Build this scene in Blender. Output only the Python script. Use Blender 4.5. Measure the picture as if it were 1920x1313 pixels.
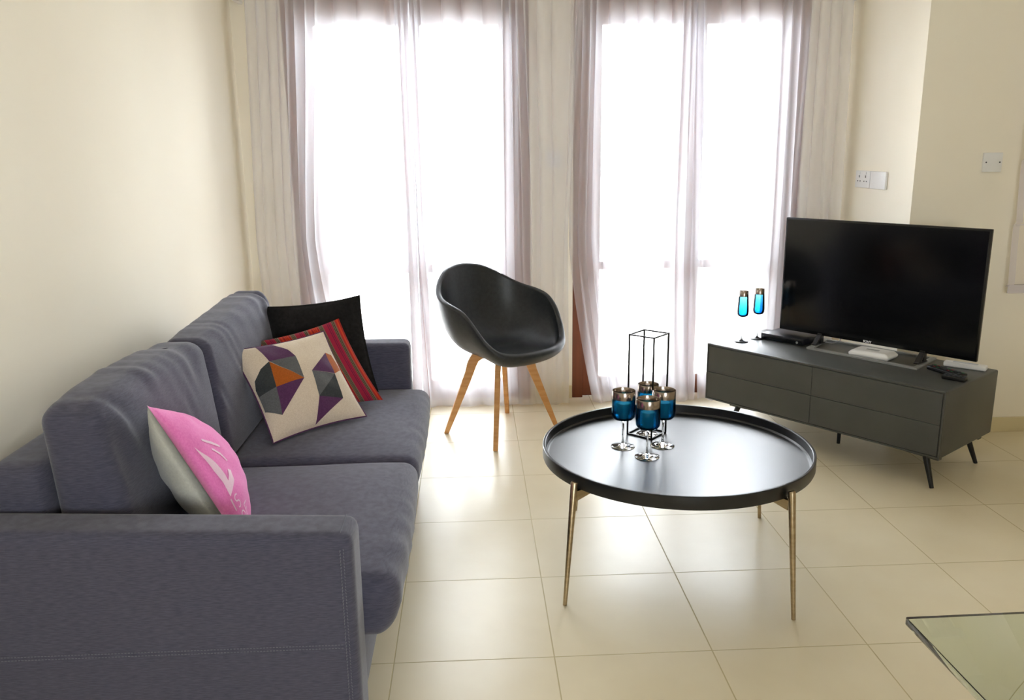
import bpy, bmesh, math, random
from mathutils import Vector, Matrix, noise
random.seed(7)
PI = math.pi
sc = bpy.context.scene
for o in list(bpy.data.objects):
    bpy.data.objects.remove(o, do_unlink=True)

# ------------------------------------------------------------------ camera
CAM = Vector((0.24336, -2.07702, 1.39316))
yaw, pitch, roll = 0.0468950, 0.2364359, -0.0121675
cyw, syw, cp, sp = math.cos(yaw), math.sin(yaw), math.cos(pitch), math.sin(pitch)
F = Vector((syw * cp, cyw * cp, -sp)); R0 = Vector((cyw, -syw, 0)); U0 = R0.cross(F)
RR = math.cos(roll) * R0 + math.sin(roll) * U0
UU = -math.sin(roll) * R0 + math.cos(roll) * U0
cam_d = bpy.data.cameras.new('camera'); cam = bpy.data.objects.new('camera', cam_d)
sc.collection.objects.link(cam)
cam_d.sensor_fit = 'HORIZONTAL'; cam_d.sensor_width = 36.0
cam_d.lens = 1565.975 / 1920 * 36.0
cam_d.clip_start = 0.02
m = Matrix((RR, UU, -F)).transposed().to_4x4(); m.translation = CAM
cam.matrix_world = m
sc.camera = cam

# ------------------------------------------------------------------ light
sc.view_settings.view_transform = 'Standard'
sc.view_settings.look = 'None'
sc.view_settings.gamma = 1.0
sc.view_settings.use_curve_mapping = False
sc.view_settings.exposure = 0.0
WORLD = 23.0
w = bpy.data.worlds.new('sky'); sc.world = w; w.use_nodes = True
bg = w.node_tree.nodes['Background']
bg.inputs['Color'].default_value = (0.93, 0.965, 1.0, 1); bg.inputs['Strength'].default_value = WORLD

def portal(name, loc, rot, sx, sy):
    l = bpy.data.lights.new(name, 'AREA'); l.shape = 'RECTANGLE'; l.size = sx; l.size_y = sy
    l.cycles.is_portal = True
    o = bpy.data.objects.new(name, l); sc.collection.objects.link(o); o.location = loc; o.rotation_euler = rot
portal('door_daylight', (-0.07, 2.64, 1.1), (-PI / 2, 0, 0), 1.2, 2.0)
portal('door_daylight', (1.42, 2.64, 1.1), (-PI / 2, 0, 0), 1.2, 2.0)
portal('rear_fill_portal', (0.9, -4.15, 1.45), (PI / 2, 0, 0), 1.3, 1.0)  # portal for the added rear opening that gives fill light
sc.cycles.transparent_max_bounces = 24
sc.cycles.diffuse_bounces = 6
sc.cycles.transmission_bounces = 12
sc.cycles.max_bounces = 14
sc.cycles.caustics_refractive = False
sc.cycles.caustics_reflective = False

# ------------------------------------------------------------------ helpers
def S(r, g, b):
    def f(c):
        c /= 255.0
        return c / 12.92 if c <= 0.04045 else ((c + 0.055) / 1.055) ** 2.4
    return (f(r), f(g), f(b), 1.0)

def mat(name, col, rough=0.5, metal=0.0, spec=0.5, trans=0.0, ior=1.45, coat=0.0, sheen=0.0):
    m = bpy.data.materials.new(name); m.use_nodes = True
    b = m.node_tree.nodes['Principled BSDF']
    b.inputs['Base Color'].default_value = col
    b.inputs['Roughness'].default_value = rough
    b.inputs['Metallic'].default_value = metal
    b.inputs['Specular IOR Level'].default_value = spec
    b.inputs['Transmission Weight'].default_value = trans
    b.inputs['IOR'].default_value = ior
    b.inputs['Coat Weight'].default_value = coat
    b.inputs['Sheen Weight'].default_value = sheen
    return m

def N(m, t, **kw):
    n = m.node_tree.nodes.new(t)
    for k, v in kw.items():
        if hasattr(n, k): setattr(n, k, v)
        else: n.inputs[k].default_value = v
    return n

def L(m, a, b): m.node_tree.links.new(a, b)

def vary(m, c1, c2, scale=(10, 10, 10), nscale=1.0, detail=4, bump=0.0, bscale=None, coord='Object'):
    """mottle the base colour between two tones and add a fine bump"""
    b = m.node_tree.nodes['Principled BSDF']
    tc = N(m, 'ShaderNodeTexCoord'); mp = N(m, 'ShaderNodeMapping'); mp.inputs['Scale'].default_value = scale
    nz = N(m, 'ShaderNodeTexNoise'); nz.inputs['Scale'].default_value = nscale; nz.inputs['Detail'].default_value = detail
    L(m, tc.outputs[coord], mp.inputs['Vector']); L(m, mp.outputs['Vector'], nz.inputs['Vector'])
    cr = N(m, 'ShaderNodeValToRGB'); cr.color_ramp.elements[0].position = 0.35; cr.color_ramp.elements[1].position = 0.65
    cr.color_ramp.elements[0].color = c1; cr.color_ramp.elements[1].color = c2
    L(m, nz.outputs['Fac'], cr.inputs['Fac']); L(m, cr.outputs['Color'], b.inputs['Base Color'])
    if bump:
        src = nz
        if bscale:
            mp2 = N(m, 'ShaderNodeMapping'); mp2.inputs['Scale'].default_value = bscale
            src = N(m, 'ShaderNodeTexNoise'); src.inputs['Scale'].default_value = 1.0; src.inputs['Detail'].default_value = 3
            L(m, tc.outputs[coord], mp2.inputs['Vector']); L(m, mp2.outputs['Vector'], src.inputs['Vector'])
        bp = N(m, 'ShaderNodeBump'); bp.inputs['Strength'].default_value = bump; bp.inputs['Distance'].default_value = 0.002
        L(m, src.outputs['Fac'], bp.inputs['Height']); L(m, bp.outputs['Normal'], b.inputs['Normal'])
    return m

def tag(o, label=None, cat=None, group=None, kind=None):
    if label: o['label'] = label
    if cat: o['category'] = cat
    if group: o['group'] = group
    if kind: o['kind'] = kind
    return o

def thing(name, label, cat, loc=(0, 0, 0), rz=0.0, group=None):
    o = bpy.data.objects.new(name, None); sc.collection.objects.link(o)
    o.location = loc; o.rotation_euler = (0, 0, rz); o.empty_display_size = 0.05
    return tag(o, label, cat, group)

class MB:
    def __init__(s): s.v = []; s.f = []; s.mi = []; s.uv = None
    def add(s, vs, fs, mi=0):
        k = len(s.v); s.v += [tuple(v) for v in vs]
        s.f += [tuple(i + k for i in f) for f in fs]; s.mi += [mi] * len(fs)
        return s
    def box(s, x0, x1, y0, y1, z0, z1, mi=0, bev=0.0, seg=2, M=None):
        bm = bmesh.new(); bmesh.ops.create_cube(bm, size=1.0)
        for v in bm.verts:
            v.co = Vector(((x0 + x1) / 2 + v.co.x * (x1 - x0), (y0 + y1) / 2 + v.co.y * (y1 - y0), (z0 + z1) / 2 + v.co.z * (z1 - z0)))
        if bev: bmesh.ops.bevel(bm, geom=bm.edges[:], offset=bev, segments=seg, profile=0.5, affect='EDGES')
        if M is not None: bm.transform(M)
        bm.verts.ensure_lookup_table(); bm.verts.index_update()
        s.add([v.co for v in bm.verts], [[v.index for v in f.verts] for f in bm.faces], mi); bm.free()
        return s
    def tube(s, pts, rad, seg=12, mi=0, cap=True, closed=False, squash=None):
        pts = [Vector(p) for p in pts]; n = len(pts)
        if not hasattr(rad, '__len__'): rad = [rad] * n
        vs = []; up = None
        for i, p in enumerate(pts):
            if closed: t = pts[(i + 1) % n] - pts[i - 1]
            else: t = pts[min(i + 1, n - 1)] - pts[max(i - 1, 0)]
            t.normalize()
            if up is None:
                up = Vector((0, 0, 1)) if abs(t.z) < 0.9 else Vector((1, 0, 0))
            a = t.cross(up).normalized(); b = a.cross(t).normalized(); up = b
            for k in range(seg):
                q = 2 * PI * k / seg
                vs.append(p + rad[i] * (math.cos(q) * a + math.sin(q) * b))
        fs = []
        for i in range(n if closed else n - 1):
            j = (i + 1) % n
            for k in range(seg):
                l = (k + 1) % seg
                fs.append((i * seg + k, i * seg + l, j * seg + l, j * seg + k))
        if cap and not closed:
            fs.append(tuple(range(seg))[::-1]); fs.append(tuple((n - 1) * seg + k for k in range(seg)))
        return s.add(vs, fs, mi)
    def lathe(s, prof, seg=48, mi=0, c=(0, 0), mis=None):
        k = len(s.v)
        for r, z in prof:
            for q in range(seg):
                a = 2 * PI * q / seg
                s.v.append((c[0] + r * math.cos(a), c[1] + r * math.sin(a), z))
        for i in range(len(prof) - 1):
            for q in range(seg):
                l = (q + 1) % seg
                s.f.append((k + i * seg + q, k + i * seg + l, k + (i + 1) * seg + l, k + (i + 1) * seg + q))
                s.mi.append(mis[i] if mis else mi)
        return s
    def loft(s, rings, mi=0, cap=True):
        n = len(rings[0]); vs = [p for r in rings for p in r]; fs = []
        for i in range(len(rings) - 1):
            for k in range(n):
                l = (k + 1) % n
                fs.append((i * n + k, i * n + l, (i + 1) * n + l, (i + 1) * n + k))
        if cap:
            fs.append(tuple(range(n))[::-1]); fs.append(tuple((len(rings) - 1) * n + k for k in range(n)))
        return s.add(vs, fs, mi)
    def grid(s, fn, nu, nv, mi=0, closed_u=False):
        vs = [fn(i / nu, j / nv) for j in range(nv + 1) for i in range(nu + (0 if closed_u else 1))]
        w_ = nu if closed_u else nu + 1; fs = []
        for j in range(nv):
            for i in range(nu):
                i2 = (i + 1) % w_
                fs.append((j * w_ + i, j * w_ + i2, (j + 1) * w_ + i2, (j + 1) * w_ + i))
        return s.add(vs, fs, mi)
    def build(s, name, mats, parent=None, smooth=True, angle=40, merge=False, loc=None, fix=True):
        me = bpy.data.meshes.new(name); me.from_pydata(s.v, [], s.f)
        if not isinstance(mats, (list, tuple)): mats = [mats]
        for m_ in mats: me.materials.append(m_)
        for p, i in zip(me.polygons, s.mi): p.material_index = i
        if s.uv:
            uvl = me.uv_layers.new(name='UVMap')
            for p in me.polygons:
                for li in p.loop_indices: uvl.data[li].uv = s.uv[me.loops[li].vertex_index]
        if merge or fix:
            bm = bmesh.new(); bm.from_mesh(me)
            if merge: bmesh.ops.remove_doubles(bm, verts=bm.verts, dist=1e-5)
            if fix: bmesh.ops.recalc_face_normals(bm, faces=bm.faces)
            bm.to_mesh(me); bm.free()
        if smooth:
            me.polygons.foreach_set('use_smooth', [True] * len(me.polygons))
            try: me.set_sharp_from_angle(angle=math.radians(angle))
            except Exception: pass
        o = bpy.data.objects.new(name, me); sc.collection.objects.link(o)
        if parent: o.parent = parent
        if loc: o.location = loc
        return o

def soft_box(h, r, n, fn=None, c=(0, 0, 0)):
    """rounded box of half sizes h, edge radius r (scalar or per-point fn), n = face divisions; fn deforms each point"""
    mb = MB(); hx, hy, hz = h
    def rnd(p):
        q = Vector((p[0] * hx, p[1] * hy, p[2] * hz))
        k = Vector([max(-(a - r), min(a - r, b)) for a, b in zip(h, q)])
        d = q - k
        if d.length > 1e-9: q = k + d.normalized() * r
        if fn: q = Vector(fn(q.x, q.y, q.z))
        return q + Vector(c)
    def ax(i, n_, hh):
        # denser near the rounded rim
        t = -1 + 2 * i / n_
        return math.copysign(abs(t) ** 0.8, t)
    nx, ny, nz = n
    for sgn in (-1, 1):
        mb.grid(lambda u, v: rnd((ax(u * nx, nx, hx), ax(v * ny, ny, hy), sgn)), nx, ny)
        mb.grid(lambda u, v: rnd((ax(u * nx, nx, hx), sgn, ax(v * nz, nz, hz))), nx, nz)
        mb.grid(lambda u, v: rnd((sgn, ax(u * ny, ny, hy), ax(v * nz, nz, hz))), ny, nz)
    return mb

def copy_tree(o, parent=None):
    c = o.copy(); sc.collection.objects.link(c); c.parent = parent
    for ch in list(o.children): copy_tree(ch, c)
    return c

# ------------------------------------------------------------------ materials
M_wall = vary(mat('cream_paint', S(244, 236, 218), 0.75, spec=0.2), S(244, 236, 218), S(246, 239, 222), (1.5,) * 3, 1, 2, 0.15, (60, 60, 60))
M_ceil = mat('ceiling_paint', S(246, 243, 234), 0.8)
M_skirt = mat('skirting_tile', S(214, 200, 160), 0.3)
M_white_pl = mat('white_plastic', S(235, 234, 232), 0.35)
M_grey_hole = mat('dark_slot', S(60, 60, 62), 0.6)
M_wood_br = vary(mat('brown_timber', S(112, 58, 32), 0.45), S(102, 52, 28), S(122, 64, 36), (20, 20, 1.5), 1, 4, 0.1)
M_chrome = mat('satin_steel', S(205, 203, 198), 0.25, metal=1)

def floor_material():
    m = mat('cream_floor_tiles', S(215, 203, 168), 0.3)
    b = m.node_tree.nodes['Principled BSDF']
    geo = N(m, 'ShaderNodeNewGeometry'); sep = N(m, 'ShaderNodeSeparateXYZ'); L(m, geo.outputs['Position'], sep.inputs[0])
    def line(out):
        d = N(m, 'ShaderNodeMath', operation='DIVIDE'); d.inputs[1].default_value = 0.45; L(m, out, d.inputs[0])
        a = N(m, 'ShaderNodeMath', operation='ADD'); a.inputs[1].default_value = 100.5; L(m, d.outputs[0], a.inputs[0])
        f = N(m, 'ShaderNodeMath', operation='FRACT'); L(m, a.outputs[0], f.inputs[0])
        s_ = N(m, 'ShaderNodeMath', operation='SUBTRACT'); s_.inputs[1].default_value = 0.5; L(m, f.outputs[0], s_.inputs[0])
        ab = N(m, 'ShaderNodeMath', operation='ABSOLUTE'); L(m, s_.outputs[0], ab.inputs[0])
        fl = N(m, 'ShaderNodeMath', operation='FLOOR'); L(m, d.outputs[0], fl.inputs[0])
        return ab, fl
    ax_, fx = line(sep.outputs['X']); ay_, fy = line(sep.outputs['Y'])
    mn = N(m, 'ShaderNodeMath', operation='MINIMUM'); L(m, ax_.outputs[0], mn.inputs[0]); L(m, ay_.outputs[0], mn.inputs[1])
    lt = N(m, 'ShaderNodeMapRange'); lt.inputs['From Min'].default_value = 0.0030; lt.inputs['From Max'].default_value = 0.0050
    lt.inputs['To Min'].default_value = 1; lt.inputs['To Max'].default_value = 0; L(m, mn.outputs[0], lt.inputs['Value'])
    # tile to tile tone
    cmb = N(m, 'ShaderNodeCombineXYZ'); L(m, fx.outputs[0], cmb.inputs[0]); L(m, fy.outputs[0], cmb.inputs[1])
    wn = N(m, 'ShaderNodeTexWhiteNoise'); L(m, cmb.outputs[0], wn.inputs['Vector'])
    nz = N(m, 'ShaderNodeTexNoise'); nz.inputs['Scale'].default_value = 5.0; nz.inputs['Detail'].default_value = 6; L(m, geo.outputs['Position'], nz.inputs['Vector'])
    ad = N(m, 'ShaderNodeMath', operation='MULTIPLY_ADD'); ad.inputs[1].default_value = 0.25; L(m, wn.outputs['Value'], ad.inputs[0]); L(m, nz.outputs['Fac'], ad.inputs[2])
    cr = N(m, 'ShaderNodeValToRGB'); e = cr.color_ramp.elements
    e[0].position = 0.35; e[0].color = S(225, 212, 182); e[1].position = 0.95; e[1].color = S(233, 222, 195)
    L(m, ad.outputs[0], cr.inputs['Fac'])
    mx = N(m, 'ShaderNodeMixRGB'); L(m, lt.outputs[0], mx.inputs['Fac']); L(m, cr.outputs['Color'], mx.inputs['Color1'])
    mx.inputs['Color2'].default_value = S(190, 174, 132)
    L(m, mx.outputs['Color'], b.inputs['Base Color'])
    nz2 = N(m, 'ShaderNodeTexNoise'); nz2.inputs['Scale'].default_value = 9.0; nz2.inputs['Detail'].default_value = 3
    L(m, geo.outputs['Position'], nz2.inputs['Vector'])
    rr = N(m, 'ShaderNodeMapRange'); rr.inputs['To Min'].default_value = 0.29; rr.inputs['To Max'].default_value = 0.33
    L(m, nz2.outputs['Fac'], rr.inputs['Value'])
    ra = N(m, 'ShaderNodeMath', operation='MULTIPLY_ADD'); ra.inputs[1].default_value = 0.4
    L(m, lt.outputs[0], ra.inputs[0]); L(m, rr.outputs[0], ra.inputs[2]); L(m, ra.outputs[0], b.inputs['Roughness'])
    bp = N(m, 'ShaderNodeBump'); bp.inputs['Strength'].default_value = 0.4; bp.inputs['Distance'].default_value = 0.001; bp.invert = True
    L(m, lt.outputs[0], bp.inputs['Height']); L(m, bp.outputs['Normal'], b.inputs['Normal'])
    return m
M_floor = floor_material()

def sheer(name, col, opac=0.55, transl=0.55):
    m = bpy.data.materials.new(name); m.use_nodes = True; nt = m.node_tree; nt.nodes.clear()
    out = N(m, 'ShaderNodeOutputMaterial'); tr = N(m, 'ShaderNodeBsdfTransparent')
    df = N(m, 'ShaderNodeBsdfDiffuse'); tl = N(m, 'ShaderNodeBsdfTranslucent')
    df.inputs['Color'].default_value = col; tl.inputs['Color'].default_value = col
    a = N(m, 'ShaderNodeMixShader'); a.inputs['Fac'].default_value = transl
    L(m, df.outputs[0], a.inputs[1]); L(m, tl.outputs[0], a.inputs[2])
    # a thread seen at a slant covers more of what lies behind it
    lw = N(m, 'ShaderNodeLayerWeight'); lw.inputs['Blend'].default_value = 0.35
    mr = N(m, 'ShaderNodeMapRange'); mr.inputs['To Min'].default_value = opac; mr.inputs['To Max'].default_value = min(1, opac + 0.16)
    L(m, lw.outputs['Facing'], mr.inputs['Value'])
    b = N(m, 'ShaderNodeMixShader'); L(m, mr.outputs[0], b.inputs['Fac'])
    L(m, tr.outputs[0], b.inputs[1]); L(m, a.outputs[0], b.inputs[2]); L(m, b.outputs[0], out.inputs['Surface'])
    return m
M_sheer = sheer('white_sheer_voile', (0.91, 0.91, 0.965, 1), 0.52, 0.55)
M_blind = sheer('blind_voile', (0.86, 0.80, 0.80, 1), 0.25, 0.4)
M_blind_hem = sheer('blind_hem', (0.86, 0.82, 0.86, 1), 0.6, 0.4)

def thin_glass(name, col=(1, 1, 1, 1), refl=0.08):
    m = bpy.data.materials.new(name); m.use_nodes = True; nt = m.node_tree; nt.nodes.clear()
    out = N(m, 'ShaderNodeOutputMaterial'); tr = N(m, 'ShaderNodeBsdfTransparent'); gl = N(m, 'ShaderNodeBsdfGlossy')
    tr.inputs['Color'].default_value = col; gl.inputs['Roughness'].default_value = 0.02
    lw = N(m, 'ShaderNodeFresnel'); lw.inputs['IOR'].default_value = 1.45
    b = N(m, 'ShaderNodeMixShader'); L(m, lw.outputs[0], b.inputs['Fac'])
    L(m, tr.outputs[0], b.inputs[1]); L(m, gl.outputs[0], b.inputs[2]); L(m, b.outputs[0], out.inputs['Surface'])
    return m
M_pane = thin_glass('window_glass', (0.97, 0.98, 0.98, 1))

# ------------------------------------------------------------------ the room
XL, YB, XR, YR = -0.95, 2.50, 2.28, 1.74      # left wall, window wall, return wall, right wall
H = 2.70; XE, YS = 4.4, -4.0
def struct(name, mb, m, **k):
    o = mb.build(name, m, smooth=False, **k); o['kind'] = 'structure'; return o
struct('floor', MB().box(XL - .1, XE + .1, YS - .1, YB + .14, -0.10, 0), M_floor)
struct('ceiling', MB().box(XL - .1, XE + .1, YS - .1, YB + .14, H, H + .1), M_ceil)
struct('wall_left', MB().box(XL - .12, XL, YS - .12, YB + .14, 0, H), M_wall)
D1 = (-0.70, 0.565); D2 = (0.80, 2.045); DH = 2.20; WT = 0.14
wb = MB()
for a, b_ in ((XL, D1[0]), (D1[1], D2[0]), (D2[1], XR + .12)):
    wb.box(a, b_, YB, YB + WT, 0, DH)
wb.box(XL, XR + .12, YB, YB + WT, DH, H)
struct('wall_back', wb, M_wall)
struct('wall_return', MB().box(XR, XR + .12, YR, YB, 0, H), M_wall)
struct('wall_right', MB().box(XR + .12, XE + .12, YR, YR + .12, 0, H), M_wall)
struct('wall_east', MB().box(XE, XE + .12, YS, YR, 0, H), M_wall)
RW = (0.25, 1.55, 0.95, 1.95)  # added opening behind the camera, sized for the fill light it lets in
rw = MB().box(XL, RW[0], YS - .12, YS, 0, H).box(RW[1], XE + .12, YS - .12, YS, 0, H)
rw.box(RW[0], RW[1], YS - .12, YS, 0, RW[2]).box(RW[0], RW[1], YS - .12, YS, RW[3], H)
struct('wall_rear', rw, M_wall)
bb = MB()
for a, b_ in ((XL, D1[0] - .002), (D1[1] + .002, D2[0] - .002), (D2[1] + .002, XR)):
    bb.box(a, b_, YB - .012, YB, 0, 0.075, bev=.002, seg=1)
struct('baseboard_back', bb, M_skirt)
struct('baseboard_right', MB().box(XR, XE, YR - .012, YR, 0, 0.075, bev=.002, seg=1), M_skirt)
struct('baseboard_return', MB().box(XR - .012, XR, YR - .012, YB - .012, 0, 0.075, bev=.002, seg=1), M_skirt)
struct('baseboard_left', MB().box(XL, XL + .012, YS, YB - .012, 0, 0.075, bev=.002, seg=1), M_skirt)

# outside: pale terrace and its low parapet
M_terr = mat('pale_terrace', S(225, 222, 215), 0.8)
struct('terrace_ground', MB().box(-6, 9, YB + WT + .001, 9, -0.16, -0.05), M_terr)

def french_door(name, x0, x1, g):
    """timber frame, two glazed leaves with a mid rail; g = (glass1 x0, x1, glass2 x0, x1)"""
    r = bpy.data.objects.new(name, None); sc.collection.objects.link(r); r.location = ((x0 + x1) / 2, YB + .05, 0); r['kind'] = 'structure'
    ox = (x0 + x1) / 2; y0, y1 = -0.052, 0.03
    f = MB().box(x0 - ox, x0 - ox + .06, y0, y1 + .02, 0, DH - .06, bev=.003, seg=1).box(x1 - ox - .06, x1 - ox, y0, y1 + .02, 0, DH - .06, bev=.003, seg=1)
    f.box(x0 - ox, x1 - ox, y0, y1 + .02, DH - .06, DH, bev=.003, seg=1)
    f.build('frame', M_wood_br, r, smooth=False)
    mid = (g[1] + g[2]) / 2
    for (a, b_, ga, gb, hs) in ((x0 + .062, mid - .002, g[0], g[1], 1), (mid + .002, x1 - .062, g[2], g[3], 0)):
        lf = MB()
        for (p, q) in ((a, ga), (gb, b_)): lf.box(p - ox, q - ox, -.022, .022, .003, DH - .058, bev=.003, seg=1)
        lf.box(ga - ox, gb - ox, -.02, .02, .003, .115); lf.box(ga - ox, gb - ox, -.02, .02, 2.02, DH - .058)
        lf.box(ga - ox, gb - ox, -.018, .018, .732, .776)
        lo = lf.build('leaf', M_wood_br, r, smooth=False)
        MB().box(ga - ox, gb - ox, -.003, .003, .115, .732).box(ga - ox, gb - ox, -.003, .003, .776, 2.02).build('pane', M_pane, lo, smooth=False)
        if hs:
            hd = MB().box(gb - ox + .02, gb - ox + .05, -.03, -.022, .95, 1.15, bev=.003, seg=1)
            hd.tube([(gb - ox + .035, -.028, 1.08), (gb - ox + .035, -.07, 1.08), (gb - ox - .07, -.075, 1.08)], .008, 8)
            hd.build('handle', M_chrome, lo)
    return r
french_door('door_1', D1[0], D1[1], (-0.545, -0.108, 0.0, 0.409))
french_door('door_2', D2[0], D2[1], (0.954, 1.362, 1.510, 1.890))
wr_ = bpy.data.objects.new('fill_window_1', None); sc.collection.objects.link(wr_); wr_.location = (0.9, YS - .06, 1.45); wr_['kind'] = 'structure'  # unseen window added in the rear wall to let fill light in
wf = MB()
for (a, b_, c_, d_) in ((-.65, -.60, -.50, .50), (.60, .65, -.50, .50), (-.60, .60, -.50, -.45), (-.60, .60, .45, .50)):
    wf.box(a, b_, -.03, .03, c_, d_)
wf.build('frame', M_wood_br, wr_, smooth=False)
MB().box(-.60, .60, -.003, .003, -.45, .45).build('pane', M_pane, wr_, smooth=False)

# ------------------------------------------------------------------ curtains
def interp(tab, s):
    for (a, va), (b_, vb) in zip(tab, tab[1:]):
        if s <= b_:
            t = (s - a) / (b_ - a) if b_ > a else 0
            t = max(0, min(1, t))
            return va + (vb - va) * t
    return tab[-1][1]

def curtain(label, top, mid, bot, nf, y0=2.395, seed=0, hem=0.004, kick=None):
    """top/mid/bot: tables (s, x) at z 2.17, 0.95 and the hem; nf folds"""
    rng = random.Random(seed); ph = rng.random() * 6
    ZT = 2.19
    def pt(s, t):
        z = ZT + (hem - ZT) * t
        zm = (ZT - 0.95) / (ZT - hem)
        if t < zm:
            k = t / zm; k = k * k * (3 - 2 * k) * .35 + k * .65
            x = interp(top, s) * (1 - k) + interp(mid, s) * k
        else:
            k = (t - zm) / (1 - zm); k = k ** 1.5
            x = interp(mid, s) * (1 - k) + interp(bot, s) * k
        a_hi = 0.020 * (1 - .8 * t)
        a_lo = 0.030 * (0.12 + t) ** 1.0
        f = nf * s * 2 * PI + ph
        n1 = noise.noise(Vector((s * 6 + seed * 3.1, t * 1.2, seed)))
        n2 = noise.noise(Vector((s * 15, t * 2.0, seed * 7.7 + 4)))
        yv = a_hi * math.sin(f + 1.2 * n1) * (1 - .35 * t) + a_lo * math.sin(f * .37 + 3.5 * n1 + 1.0) + .012 * n2 * t
        x += .0145 * math.sin(f + 1.0 + 2.0 * n1) * (1 - .85 * t) + .01 * n2 * t
        if kick and t > .8:
            kk = (t - .8) / .2; yv -= kick * kk * kk * (.5 + .5 * math.sin(f * .37 + 3.5 * n1 + 1.0))
        hemz = 0.006 * n1 * (t ** 6)
        return (x, y0 + max(-.05, min(.075, yv)), z + hemz)
    mb = MB().grid(pt, 360, 70)
    o = mb.build('sheer_curtain', M_sheer, smooth=True, angle=180, fix=False)
    tag(o, label, 'curtain', 'white sheer curtains')
    return o
curtain('white sheer curtain panel hanging next to the long bare left wall, behind the sofa end',
        [(0, -.853), (.30, -.658), (.60, -.476), (.80, -.13), (1, -.055)],
        [(0, -.89), (.28, -.715), (.60, -.56), (.80, -.12), (1, -.045)],
        [(0, -.86), (.28, -.66), (.58, -.42), (.85, -.10), (1, -.01)], 13, seed=1)
curtain('white sheer curtain panel hanging directly behind the black armchair',
        [(0, -.052), (.20, .02), (.46, .405), (.76, .55), (1, .835)],
        [(0, -.042), (.22, .03), (.46, .40), (.78, .60), (1, .765)],
        [(0, .0), (.18, .12), (.46, .42), (.76, .60), (1, .765)], 13, seed=2, kick=.045)
curtain('white sheer curtain panel bordering the bare wall strip and brown timber, behind the lantern',
        [(0, .800), (.32, .935), (.72, 1.33), (.9, 1.405), (1, 1.445)],
        [(0, .765), (.30, .915), (.68, 1.30), (.9, 1.425), (1, 1.475)],
        [(0, .905), (.30, 1.03), (.62, 1.27), (.85, 1.42), (1, 1.475)], 12, seed=3, kick=.03)
curtain('white sheer curtain panel behind the television and the low grey cabinet',
        [(0, 1.425), (.12, 1.46), (.42, 1.86), (.72, 2.03), (1, 2.225)],
        [(0, 1.455), (.14, 1.505), (.42, 1.88), (.72, 2.03), (1, 2.235)],
        [(0, 1.50), (.14, 1.58), (.42, 1.88), (.72, 2.03), (1, 2.235)], 12, seed=4)
rail = thing('curtain_rail', 'white curtain rail fixed above the two glazed doors with brackets at its ends', 'curtain rail', (0.69, 2.395, 2.205))
MB().tube([(-1.60, 0, 0), (1.575, 0, 0)], .012, 12).build('pole', M_white_pl, rail)
for bx in (-1.585, 1.562):
    MB().box(bx - .012, bx + .012, -.014, .105, -.085, .03, bev=.003).build('bracket', M_white_pl, rail)

# ------------------------------------------------------------------ wall plates
def plate_x(name, label, cat, y0, y1, z0, z1, rows):
    """white plates on the return wall (normal -X)"""
    t = thing(name, label, cat, (XR, (y0 + y1) / 2, (z0 + z1) / 2)); hy = (y1 - y0) / 2; hz = (z1 - z0) / 2
    MB().box(-.012, 0, -hy, hy, -hz, hz, bev=.003).build('plate', M_white_pl, t)
    return t, hy, hz
t, hy, hz = plate_x('socket_plate', 'white socket plate with pin slots and small switches on the bright return wall', 'socket', 2.150, 2.310, 1.176, 1.262, 0)
for cy_ in (-.035, .035):
    h = MB()
    h.box(-.0135, -.011, cy_ - .003, cy_ + .003, .008, .020); h.box(-.0135, -.011, cy_ - .017, cy_ - .010, -.012, -.007); h.box(-.0135, -.011, cy_ + .010, cy_ + .017, -.012, -.007)
    h.build('pin_slots', M_grey_hole, t, smooth=False)
    MB().box(-.016, -.012, cy_ - .009, cy_ + .009, .024, .038, bev=.001, seg=1).build('rocker', M_white_pl, t)
t, hy, hz = plate_x('blank_plate', 'plain white blank plate on the return wall, beside the slotted one', 'wall plate', 1.985, 2.146, 1.176, 1.262, 0)
t = thing('switch_plate', 'small square white wall plate with two screws on the shaded right wall', 'wall plate', (2.637, YR, 1.307))
MB().box(-.045, .045, -.012, 0, -.043, .043, bev=.003).build('plate', M_white_pl, t)
for sx_ in (-.032, .032):
    MB().tube([(sx_, -.0135, 0), (sx_, -.011, 0)], .0035, 10).build('screw', M_grey_hole, t)
t = thing('switch_plate', 'white switch plate on the wall strip between the doors, seen through the sheer curtain', 'wall plate', (0.694, YB, 1.337))
MB().box(-.04, .04, -.012, 0, -.043, .043, bev=.003).build('plate', M_white_pl, t)
MB().box(-.012, .012, -.017, -.012, -.018, .018, bev=.002, seg=1).build('rocker', M_white_pl, t)

# ------------------------------------------------------------------ roman blind at the right edge
t = thing('roman_blind', 'pale sheer roman blind with stacked folds on the shaded right wall', 'blind', (3.25, YR - .03, 0))
bx0, bx1 = -.50, .5
def bl(u, v):
    z = 2.55 + (0.735 - 2.55) * v
    k = (z - 0.735) % 0.29 / 0.29
    return (bx0 + (bx1 - bx0) * u, -.012 - .018 * (1 - k) ** 1.5, z)
MB().grid(bl, 20, 120).build('cloth', M_blind, t, fix=False, angle=180)
MB().grid(lambda u, v: (bx0 + .032 * u, bl(0, v)[1] - .002, bl(0, v)[2]), 2, 120).build('side_band', M_blind_hem, t, fix=False, angle=180)
MB().grid(lambda u, v: (bx1 - .032 * u, bl(0, v)[1] - .002, bl(0, v)[2]), 2, 120).build('side_band', M_blind_hem, t, fix=False, angle=180)
MB().box(bx0, bx1, -.036, -.028, .705, .745, bev=.002).build('bottom_band', M_blind_hem, t)
MB().box(bx0, bx1, -.03, 0.03, 2.55, 2.60, bev=.004).build('headrail', M_white_pl, t)
for k in range(6):
    z = 0.735 + .29 * (k + 1)
    MB().tube([(bx0, -.033, z), (bx1, -.033, z)], .0025, 6).build('rod', M_blind_hem, t)

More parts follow.
